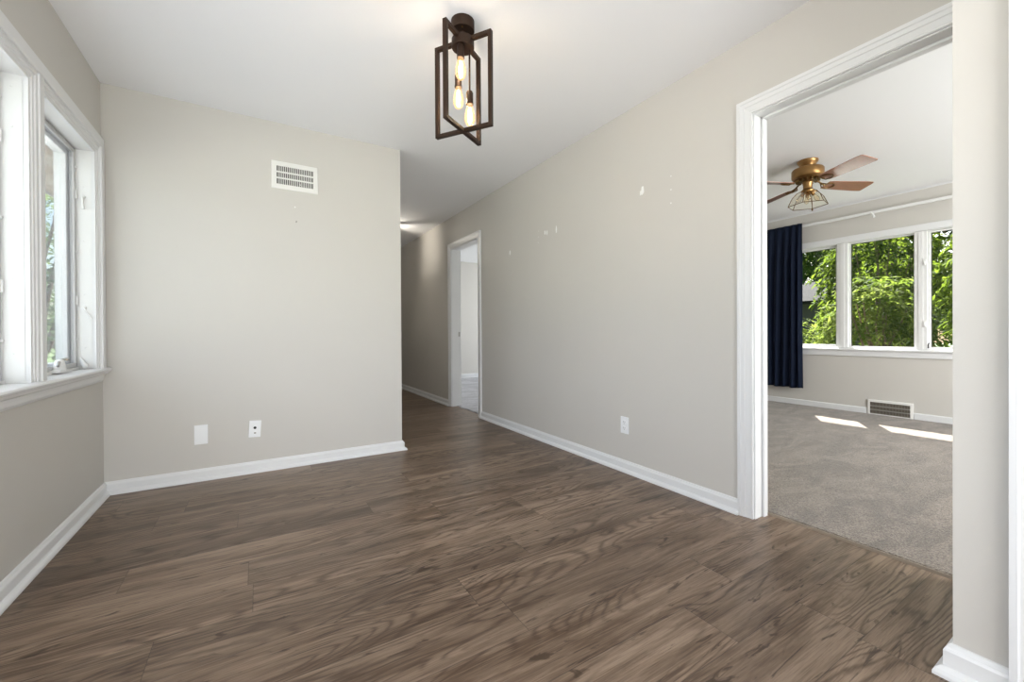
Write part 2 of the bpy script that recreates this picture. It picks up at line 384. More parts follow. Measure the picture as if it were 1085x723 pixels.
def carpet(name, x0, x1, y0, y1, m, step=0.05, z=0.010):
    b = bmn(); nx = int((x1 - x0) / step); ny = int((y1 - y0) / step); rn = random.Random(3)
    g = [[b.verts.new((x0 + (x1 - x0) * i / nx, y0 + (y1 - y0) * j / ny, z + rn.uniform(-0.001, 0.001))) for j in range(ny + 1)] for i in range(nx + 1)]
    for i in range(nx):
        for j in range(ny): b.faces.new((g[i][j], g[i + 1][j], g[i + 1][j + 1], g[i][j + 1]))
    # rolled tufted edge along x0
    yy = y0; prev = None
    while yy <= y1:
        w = rn.uniform(-0.010, 0.003)
        a = b.verts.new((x0 + 0.001, yy, z)); c = b.verts.new((x0 - 0.006 + w, yy, z * 0.6)); d = b.verts.new((x0 - 0.004 + w, yy, -0.002))
        if prev:
            b.faces.new((prev[0], prev[1], c, a)); b.faces.new((prev[1], prev[2], d, c))
        prev = (a, c, d); yy += 0.007
    return struct(name, b, m, smooth=True)
carpet('floor_bedroom', XR + WT + 0.015, XB, -1.6, 4.0, M_carpet)
carpet('floor_spare_room', XR + WT - 0.045, XB, 4.08, 7.95, M_carpet2)
# threshold reducer between planks and carpet
b = bmn(); sweep(b, [(XR + WT + 0.012, D1a - 0.02), (XR + WT + 0.012, D1b + 0.02)], [(0, -0.003), (0, 0.006), (0.010, 0.009), (0.014, 0.0075), (0.022, 0.0005), (0.022, -0.003)], lambda a, c, h: (a, c, h))
struct('trim_1', b, mat('oak_threshold', (0.24, 0.19, 0.14), 0.4, noise=0.2, nscale=30))
b = bmn(); box(b, XR + WT + 0.001, XB + 0.2, -1.8, 8.2, -0.15, -0.002); struct('floor_slab_carpet', b, M_slot)

# ------------------------------------------------------------------ ceiling
b = bmn(); box(b, XL - 0.2, XB + 0.2, YR - 0.2, 8.2, H, H + 0.16); struct('ceiling', b, M_ceil)
b = bmn(); box(b, XL - 1.2, XB + 1.2, YR - 1.0, 9.0, H + 0.17, H + 0.3); struct('roof', b, M_shingle)  # unseen slab added above the ceiling to block sky light

# ------------------------------------------------------------------ walls
W1 = (2.575, 3.24); W2 = (1.775, 2.44); WZ = (0.755, 1.985)
WX0 = XL - 0.16
b = bmn()
box(b, WX0, XL, YR - 0.12, 8.2, -0.1, WZ[0] - 0.02); box(b, WX0, XL, YR - 0.12, 8.2, WZ[1] + 0.012, H)
for a, c in ((YR - 0.12, 0.10), (1.50, W2[0] - 0.012), (W2[1] + 0.012, W1[0] - 0.012), (W1[1] + 0.012, 8.2)):
    box(b, WX0, XL, a, c, WZ[0] - 0.02, WZ[1] + 0.012)
wall_left = struct('wall_left', b, M_wall)
b = bmn(); box(b, XL, XP, YB, YB + WT, 0, H); wall_back = struct('wall_back', b, M_wall)
b = bmn(); box(b, XP - 0.11, XP, YB + WT, 8.0, 0, H); struct('wall_hall_left', b, M_wall)
b = bmn(); box(b, XP, XR, 8.0, 8.12, 0, H); struct('wall_hall_end', b, M_wall)
b = bmn()
box(b, XR, XR + WT, YS, D1a - 0.018, 0, H); box(b, XR, XR + WT, D1a - 0.018, D1b + 0.018, D1h + 0.018, H); box(b, XR, XR + WT, D1b + 0.018, D2a - 0.018, 0, H)
box(b, XR, XR + WT, D2a - 0.018, D2b + 0.018, D2h + 0.018, H); box(b, XR, XR + WT, D2b + 0.018, 8.2, 0, H)
wall_right = struct('wall_right', b, M_wall)
b = bmn(); box(b, XS, XR + WT, 0.180, YS, 0, H); box(b, XS, XS + WT, 0.18 - 0.81, 0.180, 2.06, H); box(b, XS, XS + WT, YR, 0.18 - 0.81, 0, H); struct('wall_stub', b, M_wall)
b = bmn(); box(b, XR, XB, -1.72, -1.60, 0, 0.7); box(b, XR, XB, -1.72, -1.60, 2.1, H); box(b, XR, 2.9, -1.72, -1.60, 0.7, 2.1); box(b, 4.9, XB, -1.72, -1.60, 0.7, 2.1); struct('wall_bedroom_south', b, M_wall)
b = bmn(); box(b, XR + WT, XB, 4.0, 4.08, 0, H); struct('wall_bedroom_north', b, M_wall)
b = bmn(); box(b, XR + WT, XB, 7.95, 8.12, 0, H); struct('wall_spare_room_back', b, M_wall)
b = bmn(); box(b, XL, XS, YR - 0.12, YR, 2.25, H); box(b, XL, -0.7, YR - 0.12, YR, 0, 2.25); box(b, 1.6, XS + 0.1, YR - 0.12, YR, 0, 2.25); struct('wall_rear', b, M_wall)
# window wall of the bedroom
BW = (0.82, 2.86, 0.735, 1.995)
b = bmn(); x0, x1 = XB, XB + 0.16
box(b, x0, x1, -1.72, 8.2, -0.1, BW[2] - 0.01); box(b, x0, x1, -1.72, 8.2, BW[3] + 0.01, H)
box(b, x0, x1, -1.72, BW[0] - 0.01, BW[2] - 0.01, BW[3] + 0.01); box(b, x0, x1, BW[1] + 0.01, 5.6, BW[2] - 0.01, BW[3] + 0.01); box(b, x0, x1, 7.0, 8.2, BW[2] - 0.01, BW[3] + 0.01)
struct('wall_bedroom_window', b, M_wall)
# outer wall pieces that close the kitchen corner
b = bmn(); box(b, XS + WT, XR + WT, -1.72, 0.180, 0, H); struct('wall_closet', b, M_wall)

# ------------------------------------------------------------------ baseboards
PB = [(0, 0), (0.034, 0), (0.034, 0.007), (0.030, 0.015), (0.022, 0.021), (0.016, 0.023), (0.016, 0.058), (0.013, 0.064), (0.010, 0.066), (0.007, 0.073), (0.003, BH), (0, BH)]
fl = lambda a, c, h: (a, c, h)
def baseboard(name, path, prof=PB):
    b = bmn(); sweep(b, path, prof, fl); return struct(name, b, M_trim)
CW = 0.072
# travelling so that the room is on the left
baseboard('baseboard_left', [(XP, 7.98), (XP, YB), (XL, YB), (XL, YR)][1:])
baseboard('baseboard_hall', [(XP, 7.98), (XP, YB + 0.06)])
baseboard('baseboard_partition_end', [(XP, YB + 0.07), (XP, YB), (XP - 0.001, YB)])
baseboard('baseboard_right', [(XR, D1b + CW + 0.001), (XR, D2a - CW - 0.001)])
baseboard('baseboard_hall_right', [(XR, D2b + CW + 0.001), (XR, 7.98)])
baseboard('baseboard_hall_end', [(XR - 0.04, 8.0), (XP + 0.04, 8.0)])
baseboard('baseboard_stub', [(XS, 0.240), (XS, YS), (XR - 0.02, YS)], [(a, c * 1.2) for a, c in PB])
PB2 = [(0, 0), (0.014, 0), (0.014, 0.066), (0.010, 0.074), (0, 0.076)]
baseboard('baseboard_bedroom_window', [(XB, 1.538), (XB, -1.58)][::-1], PB2)
baseboard('baseboard_bedroom_window_far', [(XB, 3.98), (XB, 1.935)][::-1], PB2)
baseboard('baseboard_spare_room', [(XB, 7.95), (XR + WT, 7.95)], [(a, c * 1.25) for a, c in PB2])

# ------------------------------------------------------------------ casings
PC = [(0, 0), (0, 0.009), (0.004, 0.012), (0.008, 0.010), (0.012, 0.012), (0.034, 0.016), (0.037, 0.019), (0.054, 0.020), (0.058, 0.023), (CW, 0.023), (CW, 0)]
def door_casing(name, X, sgn, a, c, h, prof=PC):
    """casing round an opening from y=a to y=c in the wall plane x=X, standing out by sgn"""
    b = bmn(); rv = 0.006
    # path runs up near side, across and down far side; left of travel is the outside of the opening
    pth = [(a - rv, 0), (a - rv, h + rv), (c + rv, h + rv), (c + rv, 0)]
    sweep(b, pth, prof, lambda s, z, d: (X + sgn * d, s, z))
    return struct(name, b, M_trim)
def jamb(name, x0, x1, a, c, h, stop=None, t=0.018):
    b = bmn()
    box(b, x0, x1, a - t, a, 0, h + t, 0.001); box(b, x0, x1, c, c + t, 0, h + t, 0.001); box(b, x0, x1, a, c, h, h + t, 0.001)
    if stop:
        s0, s1 = stop; e = 0.011
        box(b, s0, s1, a, a + e, 0, h, 0.002); box(b, s0, s1, c - e, c, 0, h, 0.002); box(b, s0, s1, a, c, h - e, h, 0.002)
    return struct(name, b, M_trim)
trim_bed = door_casing('trim_2', XR, -1, D1a, D1b, D1h); door_casing('trim_3', XR + WT, 1, D1a, D1b, D1h)
j1 = jamb('trim_4', XR + 0.001, XR + WT - 0.001, D1a, D1b, D1h, (XR + 0.062, XR + 0.096))
door_casing('trim_5', XR, -1, D2a, D2b, D2h); door_casing('trim_6', XR + WT, 1, D2a, D2b, D2h)
j2 = jamb('trim_7', XR + 0.001, XR + WT - 0.001, D2a, D2b, D2h)
door_casing('trim_8', XS, -1, 0.18 - 0.81, 0.161, 2.04)
jamb('trim_9', XS + 0.001, XS + WT - 0.001, 0.18 - 0.81, 0.161, 2.04)
# the door that closes the opening nearest the camera on the right
d = empty('door_1', (XS + 0.05, 0.158, 0)); d['kind'] = 'structure'
b = bmn(); box(b, 0, 0.035, -0.785, 0, 0.01, 2.035, 0.002)
for za, zb in ((0.2, 0.9), (1.05, 1.85)):
    for ya, yb in ((-0.36, -0.1), (-0.70, -0.44)): box(b, -0.004, 0.001, ya, yb, za, zb, 0.0015)
obj('slab', b, M_trim, d)
b = bmn(); lathe(b, [(0.0, 0.0), (0.028, 0.0), (0.028, 0.004), (0.010, 0.008), (0.010, 0.03), (0.024, 0.036), (0.028, 0.05), (0.020, 0.062), (0, 0.064)], 24, Matrix.Translation((-0.002, -0.735, 0.95)) @ Matrix.Rotation(-PI / 2, 4, 'Y')); obj('door_knob', b, M_nickel, d, True)
# strike plates on the jambs
b = bmn(); box(b, XR + 0.098, XR + 0.112, D1b - 0.0015, D1b + 0.001, 0.90, 0.957, 0.0006); obj('strike_plate', b, M_nickel, j1)
b = bmn(); box(b, XR + 0.090, XR + 0.114, D2b - 0.003, D2b + 0.001, 0.905, 0.965, 0.001); lathe(b, [(0, 0), (0.012, 0), (0.012, 0.004), (0, 0.004)], 16, Matrix.Translation((XR + 0.100, D2b - 0.002, 0.935)) @ Matrix.Rotation(PI / 2, 4, 'X')); obj('strike_plate', b, M_nickel, j2)

# ------------------------------------------------------------------ dining windows
SX = XL - 0.072       # plane where the screens start
def casing_frame(b, ya, yb, za, zb, X, prof):
    sweep(b, [(ya, za), (ya, zb), (yb, zb), (yb, za)], prof, lambda s, z, dd: (X + dd, s, z))
# flat outer casing round both windows, a stepped inner border round each, a flat strip on the mullion
PCI = [(0.0, -0.012), (0.0, 0.004), (0.011, 0.006), (0.013, 0.010), (0.026, 0.011), (0.029, 0.016), (0.046, 0.017), (0.046, -0.012)]
PCO = [(0.046, 0.0), (0.046, 0.024), (0.050, 0.026), (0.054, 0.023), (0.105, 0.023), (0.109, 0.020), (0.110, 0.0)]
b = bmn(); casing_frame(b, W2[0], W1[1] - 0.012, WZ[0], WZ[1], XL, PCO); struct('trim_10', b, M_trim)
for k, (ya, yb) in enumerate((W1, W2)):
    b = bmn(); casing_frame(b, ya, yb, WZ[0], WZ[1], XL, PCI); struct('trim_%d' % (17 + k), b, M_trim)
b = bmn(); box(b, XL - 0.010, XL + 0.023, W2[1] + 0.046, W1[0] - 0.046, WZ[0], WZ[1] + 0.046, 0.002); struct('trim_11', b, M_trim)
# stool and apron under both windows
PST = [(-0.10, -0.018), (-0.10, 0.0), (0.030, 0.0), (0.040, -0.003), (0.044, -0.010), (0.040, -0.018), (0.034, -0.022), (0.030, -0.032), (0.020, -0.040), (0.017, -0.052), (0.015, -0.066), (0.008, -0.078), (0.0, -0.082), (0.0, -0.018)]
b = bmn()
ZS = 0.757
ye = YB - 0.008
def stpt(o, h, y): return (XL + o, y, ZS + h)
n = len(PST)
rows_ = [(1.60, 1), (3.33, 1), (ye, 0)]
ra = [b.verts.new(stpt(o, h, 1.60)) for o, h in PST]; rb = [b.verts.new(stpt(o, h, ye - (0.0 if h > -0.02 else (0.02 + (-h - 0.02) * 0.5)))) for o, h in PST]
for i in range(n):
    j = (i + 1) % n; b.faces.new((ra[i], ra[j], rb[j], rb[i]))
b.faces.new(ra); b.faces.new(rb); struct('trim_12', b, M_trim)

def casement(name, ya, yb):
    w = empty(name, (XL, (ya + yb) / 2, ZS)); w['kind'] = 'structure'
    T = lambda x: x - XL
    hy = (yb - ya) / 2; z0, z1 = 0.0, WZ[1] - ZS
    xo = -0.16
    b = bmn(); t = 0.012
    box(b, xo, -0.011, -hy - t, -hy, 0, z1 + t); box(b, xo, -0.011, hy, hy + t, 0, z1 + t); box(b, xo, -0.011, -hy - t, hy + t, z1, z1 + t); box(b, xo, -0.1, -hy, hy, -0.015, 0.004)
    box(b, -0.100, -0.066, -hy, hy, -0.002, 0.014, 0.003)
    # screw heads on the jamb
    for side in (-1, 1):
        for zz in (0.12, 0.42, 0.72, 1.02, 1.18):
            lathe(b, [(0, 0), (0.004, 0), (0.003, 0.0015), (0, 0.0018)], 10, Matrix.Translation((-0.042, side * hy, zz)) @ Matrix.Rotation(side * PI / 2, 4, 'X'))
    obj('frame', b, M_win, w)
    # outer vinyl stops behind the sash
    # insect screen frame
    b = bmn(); a = 0.022; xs0, xs1 = -0.093, -0.074; g = 0.003
    for q in ((-hy + g, -hy + a, 0.016, z1 - 0.004), (hy - a, hy - g, 0.016, z1 - 0.004)): box(b, xs0, xs1, q[0], q[1], q[2], q[3], 0.002)
    box(b, xs0, xs1, -hy + a, hy - a, 0.016, 0.016 + a, 0.002); box(b, xs0, xs1, -hy + a, hy - a, z1 - 0.004 - a, z1 - 0.004, 0.002)
    sf = obj('screen_frame', b, M_alu, w)
    b = bmn(); box(b, -0.0835, -0.0830, -hy + a, hy - a, 0.016 + a, z1 - a); obj('insect_screen', b, M_screen, sf)
    b = bmn()
    for side in (-1, 1):
        for zz in (0.165, 0.36, 0.65, 0.95, 1.12): box(b, -0.076, -0.066, side * (hy - 0.004) - 0.010 * (side > 0), side * (hy - 0.004) + 0.010 * (side < 0), zz, zz + (0.010 if zz not in (0.36, 0.95) else 0.05), 0.0015)
    obj('screen_clips', b, M_win, w)
    # sash with glass
    b = bmn(); a = 0.046; xs0, xs1 = -0.145, -0.100; g = 0.004
    box(b, xs0, xs1, -hy + g, -hy + a, 0.004, z1 - 0.004, 0.003); box(b, xs0, xs1, hy - a, hy - g, 0.004, z1 - 0.004, 0.003)
    box(b, xs0, xs1, -hy + a, hy - a, 0.004, 0.004 + a, 0.003); box(b, xs0, xs1, -hy + a, hy - a, z1 - 0.004 - a, z1 - 0.004, 0.003)
    sh = obj('sash', b, M_win, w)
    b = bmn(); box(b, -0.122, -0.118, -hy + a, hy - a, 0.004 + a, z1 - 0.004 - a); obj('pane', b, M_glass, sh)
    # crank operator on the sill
    cy = 0.02
    b = bmn(); box(b, -0.085, -0.035, cy - 0.055, cy + 0.055, 0.006, 0.022, 0.005)
    lathe(b, [(0, 0.0), (0.026, 0.0), (0.021, 0.03), (0.015, 0.052), (0, 0.058)], 20, Matrix.Translation((-0.055, cy, 0.015)))
    ck = obj('crank_housing', b, M_win, w, True)
    b = bmn(); tube(b, [(-0.055, cy, 0.060), (-0.052, cy + 0.02, 0.067), (-0.046, cy + 0.045, 0.070), (-0.044, cy + 0.06, 0.068)], [0.009, 0.007, 0.007, 0.009], 10)
    tube(b, [(-0.055, cy, 0.060), (-0.052, cy - 0.028, 0.052), (-0.046, cy - 0.05, 0.040)], [0.009, 0.007, 0.006], 10); obj('crank_handle', b, M_nickel, ck, True)
    # cam lock levers on the far jamb
    for zz, dx, dz in () if name == 'window_2' else ((0.965, 0.006, -0.07), (0.345, 0.034, -0.062)):
        b = bmn(); px = -0.046; yy = hy
        lathe(b, [(0, 0), (0.012, 0), (0.010, 0.008), (0, 0.010)], 16, Matrix.Translation((px, yy, zz)) @ Matrix.Rotation(PI / 2, 4, 'X'))
        tube(b, [(px, yy - 0.008, zz), (px + dx * 0.5, yy - 0.014, zz + dz * 0.5), (px + dx, yy - 0.012, zz + dz)], [0.005, 0.0042, 0.0055], 10)
        obj('lock_lever', b, M_win, w, True)
    if name == 'window_1': b = bmn(); tube(b, [(-0.060, hy - 0.004, 0.065), (-0.052, hy - 0.010, 0.045), (-0.040, hy - 0.020, 0.022), (-0.030, hy - 0.045, 0.014)], [0.006, 0.011, 0.014, 0.008], 12); obj('hinge_arm_cover', b, M_win, w, True)
    return w
casement('window_1', *W1)
casement('window_2', *W2)

# ------------------------------------------------------------------ bedroom window
w = empty('window_3', (XB, (BW[0] + BW[1]) / 2, BW[2])); w['kind'] = 'structure'
yo = (BW[0] + BW[1]) / 2; zo = BW[2]
def wb(bm, x0, x1, y0, y1, z0, z1, bev=0.002): box(bm, x0 - 0, x1, y0 - yo, y1 - yo, z0 - zo, z1 - zo, bev)
b = bmn()
wb(b, 0.005, 0.15, BW[0] - 0.01, BW[0] + 0.02, BW[2], BW[3]); wb(b, 0.005, 0.15, BW[1] - 0.02, BW[1] + 0.01, BW[2], BW[3])
wb(b, 0.005, 0.15, BW[0], BW[1], BW[3] - 0.012, BW[3] + 0.01); wb(b, 0.0, 0.15, BW[0], BW[1], BW[2] - 0.01, BW[2] + 0.022)
obj('frame', b, M_win, w)
for (ya, yb_) in ((1.437, 1.535), (2.118, 2.222)):
    b = bmn(); wb(b, -0.004, 0.10, ya, yb_, BW[2] + 0.02, BW[3] - 0.01); wb(b, -0.010, 0.0, ya + 0.03, yb_ - 0.03, BW[2] + 0.02, BW[3] - 0.01); obj('mullion', b, M_win, w)
def sashset(ya, yb_, a, dark=False):
    b = bmn(); z0, z1 = BW[2] + 0.024, BW[3] - 0.013
    X0, X1 = 0.040, 0.078
    wb(b, X0, X1, ya, ya + a, z0, z1); wb(b, X0, X1, yb_ - a, yb_, z0, z1); wb(b, X0, X1, ya + a, yb_ - a, z0, z0 + a); wb(b, X0, X1, ya + a, yb_ - a, z1 - a, z1)
    s = obj('sash', b, M_win, w)
    b = bmn(); g = 0.004
    for q in ((ya + a, ya + a + g, z0 + a, z1 - a), (yb_ - a - g, yb_ - a, z0 + a, z1 - a), (ya + a, yb_ - a, z0 + a, z0 + a + g), (ya + a, yb_ - a, z1 - a - g, z1 - a)):
        wb(b, 0.050, 0.066, *q, bev=0)
    obj('gasket', b, M_gasket, s)
    b = bmn(); wb(b, 0.057, 0.061, ya + a, yb_ - a, z0 + a, z1 - a, 0); obj('pane', b, M_glass, s)
sashset(BW[0] + 0.022, 1.435, 0.016); sashset(1.537, 2.116, 0.012); sashset(2.224, BW[1] - 0.022, 0.026)
for zz in (1.66, 1.02):
    b = bmn(); wb(b, -0.012, -0.004, 1.446, 1.466, zz - 0.03, zz + 0.03); tube(b, [(-0.012, 1.456 - yo, zz - zo + 0.012), (-0.024, 1.454 - yo, zz - zo), (-0.022, 1.448 - yo, zz - zo - 0.03)], 0.005, 8); obj('casement_lock', b, M_win, w, True)
b = bmn(); tube(b, [(-0.004, 1.428 - yo, 0.03), (-0.012, 1.426 - yo, 0.07), (-0.006, 1.422 - yo, 0.085)], 0.006, 8); obj('crank_handle', b, M_gasket, w, True)
b = bmn(); PW = [(0, 0), (0, 0.010), (0.006, 0.014), (0.045, 0.018), (0.068, 0.020), (0.072, 0.018), (0.072, 0)]
sweep(b, [(BW[0] + 0.004, BW[2] - 0.01), (BW[0] + 0.004, BW[3] - 0.006), (BW[1] - 0.004, BW[3] - 0.006), (BW[1] - 0.004, BW[2] - 0.01)], PW, lambda s, z, dd: (XB - dd, s, z)); struct('trim_13', b, M_trim)
b = bmn(); box(b, XB - 0.045, XB + 0.01, BW[0] - 0.10, BW[1] + 0.10, BW[2] - 0.012, BW[2] + 0.008, 0.004); box(b, XB - 0.018, XB, BW[0] - 0.07, BW[1] + 0.07, BW[2] - 0.078, BW[2] - 0.012, 0.003); struct('trim_14', b, M_trim)
# cove strip at the top of the window wall
b = bmn(); sweep(b, [(XB, -1.6), (XB, 4.0)], [(0, H - 0.016), (0.004, H - 0.016), (0.012, H - 0.006), (0.012, H), (0, H)], fl); struct('trim_15', b, M_trim)
# frame of an unseen side opening, added for the side fill lamp
b = bmn()
sweep(b, [(0.10, 0.735), (0.10, WZ[1]), (1.50, WZ[1]), (1.50, 0.735), ], [(0, 0), (0, 0.016), (0.07, 0.02), (0.07, 0)], lambda s, z, dd: (XL + dd, s, z)); struct('trim_16', b, M_trim)

# ------------------------------------------------------------------ wall marks (filler and nail holes)
def blob(b, y, z, w, h, rn, ax='R', n=14):
    c = []
    for i in range(n):
        a = 2 * PI * i / n; k = rn.uniform(0.75, 1.1)
        p = (math.cos(a) * w * k, math.sin(a) * h * k)
        c.append(p)
    def P(q, d): return (XR - d, y + q[0], z + q[1]) if ax == 'R' else (y + q[0], YB - d, z + q[1])
    o = [b.verts.new(P(q, 0.0001)) for q in c]; i_ = [b.verts.new(P((q[0] * 0.7, q[1] * 0.7), 0.0014)) for q in c]
    for k in range(n):
        j = (k + 1) % n; b.faces.new((o[k], o[j], i_[j], i_[k]))
    b.faces.new(i_)
rn = random.Random(4)
for (y, z, w_, h_) in ((3.525, 1.742, 0.013, 0.028), (2.935, 1.818, 0.010, 0.020), (2.905, 1.812, 0.008, 0.022), (2.775, 1.812, 0.010, 0.034), (1.862, 1.866, 0.013, 0.033), (1.878, 1.855, 0.006, 0.018),
                       (3.03, 1.85, 0.004, 0.004), (3.035, 1.80, 0.004, 0.004), (3.04, 1.75, 0.004, 0.005), (1.644, 1.890, 0.004, 0.005), (1.644, 1.808, 0.004, 0.005), (1.645, 1.727, 0.004, 0.005)):
    b = bmn(); blob(b, y, z, w_, h_, rn); obj('filler_patch', b, M_spackle, wall_right, True)
b = bmn(); blob(b, 0.236, 1.860, 0.005, 0.006, rn, 'B'); obj('filler_patch', b, M_spackle, wall_back, True)
b = bmn(); blob(b, 0.244, 1.757, 0.003, 0.009, rn, 'B'); obj('nail_hole', b, M_dimple, wall_back, True)

# ------------------------------------------------------------------ plates and grilles
def plate_base(b, w=0.070, h=0.114, d=0.006):
    box(b, -w / 2, w / 2, -d, 0, -h / 2, h / 2, 0.0025)
p = empty('wall_plate', (-0.318, YB - 0.0005, 0.297)); tag(p, 'blank white cover plate low on the back wall, left of the cable plate', 'wall plate')
b = bmn(); plate_base(b, 0.072, 0.126); obj('cover', b, M_plate, p)
for zz in (-0.042, 0.042):
    b = bmn(); lathe(b, [(0, 0), (0.003, 0), (0.0025, 0.001), (0, 0.0012)], 12, Matrix.Translation((0, -0.006, zz)) @ Matrix.Rotation(PI / 2, 4, 'X')); obj('screw', b, M_plate, p)
p = empty('cable_plate', (-0.020, YB - 0.0005, 0.298)); tag(p, 'slightly tilted white wall plate with a dark cable jack, low on the back wall', 'wall plate')
p.rotation_euler = (0, -math.radians(-3.5), 0)
b = bmn(); plate_base(b); obj('cover', b, M_plate, p)
b = bmn(); lathe(b, [(0.0, 0), (0.0095, 0), (0.0095, 0.003), (0.006, 0.004), (0.006, 0.012), (0.0035, 0.012), (0.0035, 0.004), (0, 0.004)], 6, Matrix.Translation((0, -0.006, 0.008)) @ Matrix.Rotation(PI / 2, 4, 'X')); obj('jack', b, M_slot, p)
b = bmn(); box(b, -0.004, 0.008, -0.0075, -0.005, -0.032, -0.024, 0.001); obj('screw', b, M_fin, p)
p = empty('wall_outlet', (XR - 0.0005, 2.021, 0.314), -PI / 2); tag(p, 'white duplex electrical outlet low on the long right wall', 'outlet')
b = bmn(); plate_base(b, 0.070, 0.114); obj('cover', b, M_plate, p)
for zz in (-0.02, 0.02):
    b = bmn(); lathe(b, [(0, 0), (0.0165, 0), (0.0155, 0.002), (0, 0.002)], 24, Matrix.Translation((0, -0.006, zz)) @ Matrix.Rotation(PI / 2, 4, 'X') @ Matrix.Diagonal((1, 0.85, 1, 1))); rc = obj('receptacle', b, M_plate, p)
    b = bmn(); box(b, -0.0075, -0.0055, -0.0085, -0.0075, zz - 0.001, zz + 0.008); box(b, 0.0055, 0.0075, -0.0085, -0.0075, zz - 0.001, zz + 0.007); lathe(b, [(0, 0), (0.0024, 0), (0.0024, 0.001), (0, 0.001)], 10, Matrix.Translation((0, -0.0076, zz - 0.008)) @ Matrix.Rotation(PI / 2, 4, 'X')); obj('slots', b, M_slot, rc)

def grille(name, loc, rotz, w, h, mx, mz, ncol, finmat, bottom=None, fw=0.2, railmat=None):
    """rectangular register: frame with sloped edge, dark duct, vertical fins, two cross rails"""
    g = empty(name, loc, rotz)
    b = bmn(); zb = mz if bottom is None else bottom
    x0, x1, z0, z1 = -w / 2 + mx, w / 2 - mx, zb, h - mz
    out = [(-w / 2, 0), (w / 2, 0), (w / 2, h), (-w / 2, h)]; inn = [(x0, z0), (x1, z0), (x1, z1), (x0, z1)]
    o0 = [b.verts.new((x, 0, z)) for x, z in out]; e = 0.006
    o1 = [b.verts.new((x - math.copysign(e * 0.6, x), -e, z + (e * 0.6 if z < h / 2 else -e * 0.6))) for x, z in out]
    i1 = [b.verts.new((x, -e * 1.2, z)) for x, z in inn]; i0 = [b.verts.new((x, -0.0008, z)) for x, z in inn]
    for A, B in ((o0, o1), (o1, i1), (i1, i0)):
        for k in range(4): b.faces.new((A[k], A[(k + 1) % 4], B[(k + 1) % 4], B[k]))
    obj('frame', b, M_vent, g)
    b = bmn(); box(b, x0, x1, -0.0012, -0.0004, z0, z1); obj('duct', b, M_ventdark, g)
    b = bmn(); st = (x1 - x0) / ncol
    for k in range(1, ncol): box(b, x0 + st * k - st * fw, x0 + st * k + st * fw, -0.0062, -0.0016, z0, z1)
    obj('fins', b, finmat, g)
    b = bmn()
    for k in (1, 2):
        zc = z0 + (z1 - z0) * k / 3; box(b, x0, x1, -0.0072, -0.002, zc - 0.005, zc + 0.005)
    obj('cross_rails', b, railmat or M_vent, g); return g
g = grille('air_vent', (0.2385, YB - 0.0005, 1.975), 0, 0.298, 0.196, 0.033, 0.034, 21, M_vent); tag(g, 'white slotted air vent high on the back wall', 'air vent')
b = bmn(); tube(b, [(0.03, -0.006, 0.05), (0.03, -0.016, 0.045)], 0.004, 8); obj('damper_lever', b, M_vent, g)
g = grille('floor_register', (XB - 0.015, 1.735, 0.006), -PI / 2, 0.385, 0.168, 0.022, 0.026, 30, M_fin, bottom=0.014, fw=0.22, railmat=M_nickel); tag(g, 'white framed heating register low on the wall under the bedroom window', 'register')
b = bmn(); box(b, -0.1915, 0.1915, -0.0005, 0.0145, 0.001, 0.167); obj('housing', b, M_vent, g)

# ------------------------------------------------------------------ dining ceiling light
PX, PY = 0.849, 1.825
P = empty('ceiling_light', (PX, PY, H)); tag(P, 'bronze ceiling light of two crossed rectangular frames around three glowing bulbs', 'ceiling light')
b = bmn(); lathe(b, [(0, 0), (0.0555, 0), (0.0555, -0.044), (0.053, -0.048), (0, -0.048)], 48); obj('canopy', b, M_bronze, P, True)
b = bmn(); lathe(b, [(0, -0.046), (0.011, -0.046), (0.011, -0.092), (0, -0.092)], 16); obj('stem', b, M_bronze, P, True)
b = bmn(); lathe(b, [(0, -0.086), (0.052, -0.086), (0.0535, -0.089), (0.0535, -0.126), (0.052, -0.129), (0, -0.129)], 48); obj('hub', b, M_bronze, P, True)
for k in range(3):
    b = bmn(); lathe(b, [(0, 0), (0.004, 0), (0.004, -0.003), (0, -0.004)], 8, Matrix.Translation((0.035 * math.cos(k * 2.1), 0.035 * math.sin(k * 2.1), -0.048))); obj('screw', b, M_brassdark, P)
for ang in (33.4, 123.4):
    b = bmn(); a = math.radians(ang); dv = Vector((math.cos(a), math.sin(a), 0)); hw = 0.148; zt, zb = -0.094, -0.522; s = 0.016; dpt = 0.020
    nv = Vector((-dv.y, dv.x, 0))
    off = 0.0 if ang < 90 else 0.0
    P0, P1 = dv * (-hw), dv * hw
    Z = Vector((0, 0, 1))
    bar(b, P0 + Z * (zt + s / 2), P0 + Z * (zb - s / 2), dpt, s, up=dv); bar(b, P1 + Z * (zt + s / 2), P1 + Z * (zb - s / 2), dpt, s, up=dv)
    bar(b, P0 - dv * (-s / 2) + Z * zt, P1 - dv * (s / 2) + Z * zt, dpt, s); bar(b, P0 + dv * (s / 2) + Z * (zb + (0.0004 if ang > 90 else 0)), P1 - dv * (s / 2) + Z * (zb + (0.0004 if ang > 90 else 0)), dpt, s)
    obj('cage_frame', b, M_bronze, P)
CR = Vector((0.853, -0.5216, 0)); CD = Vector((0.5216, 0.853, 0))
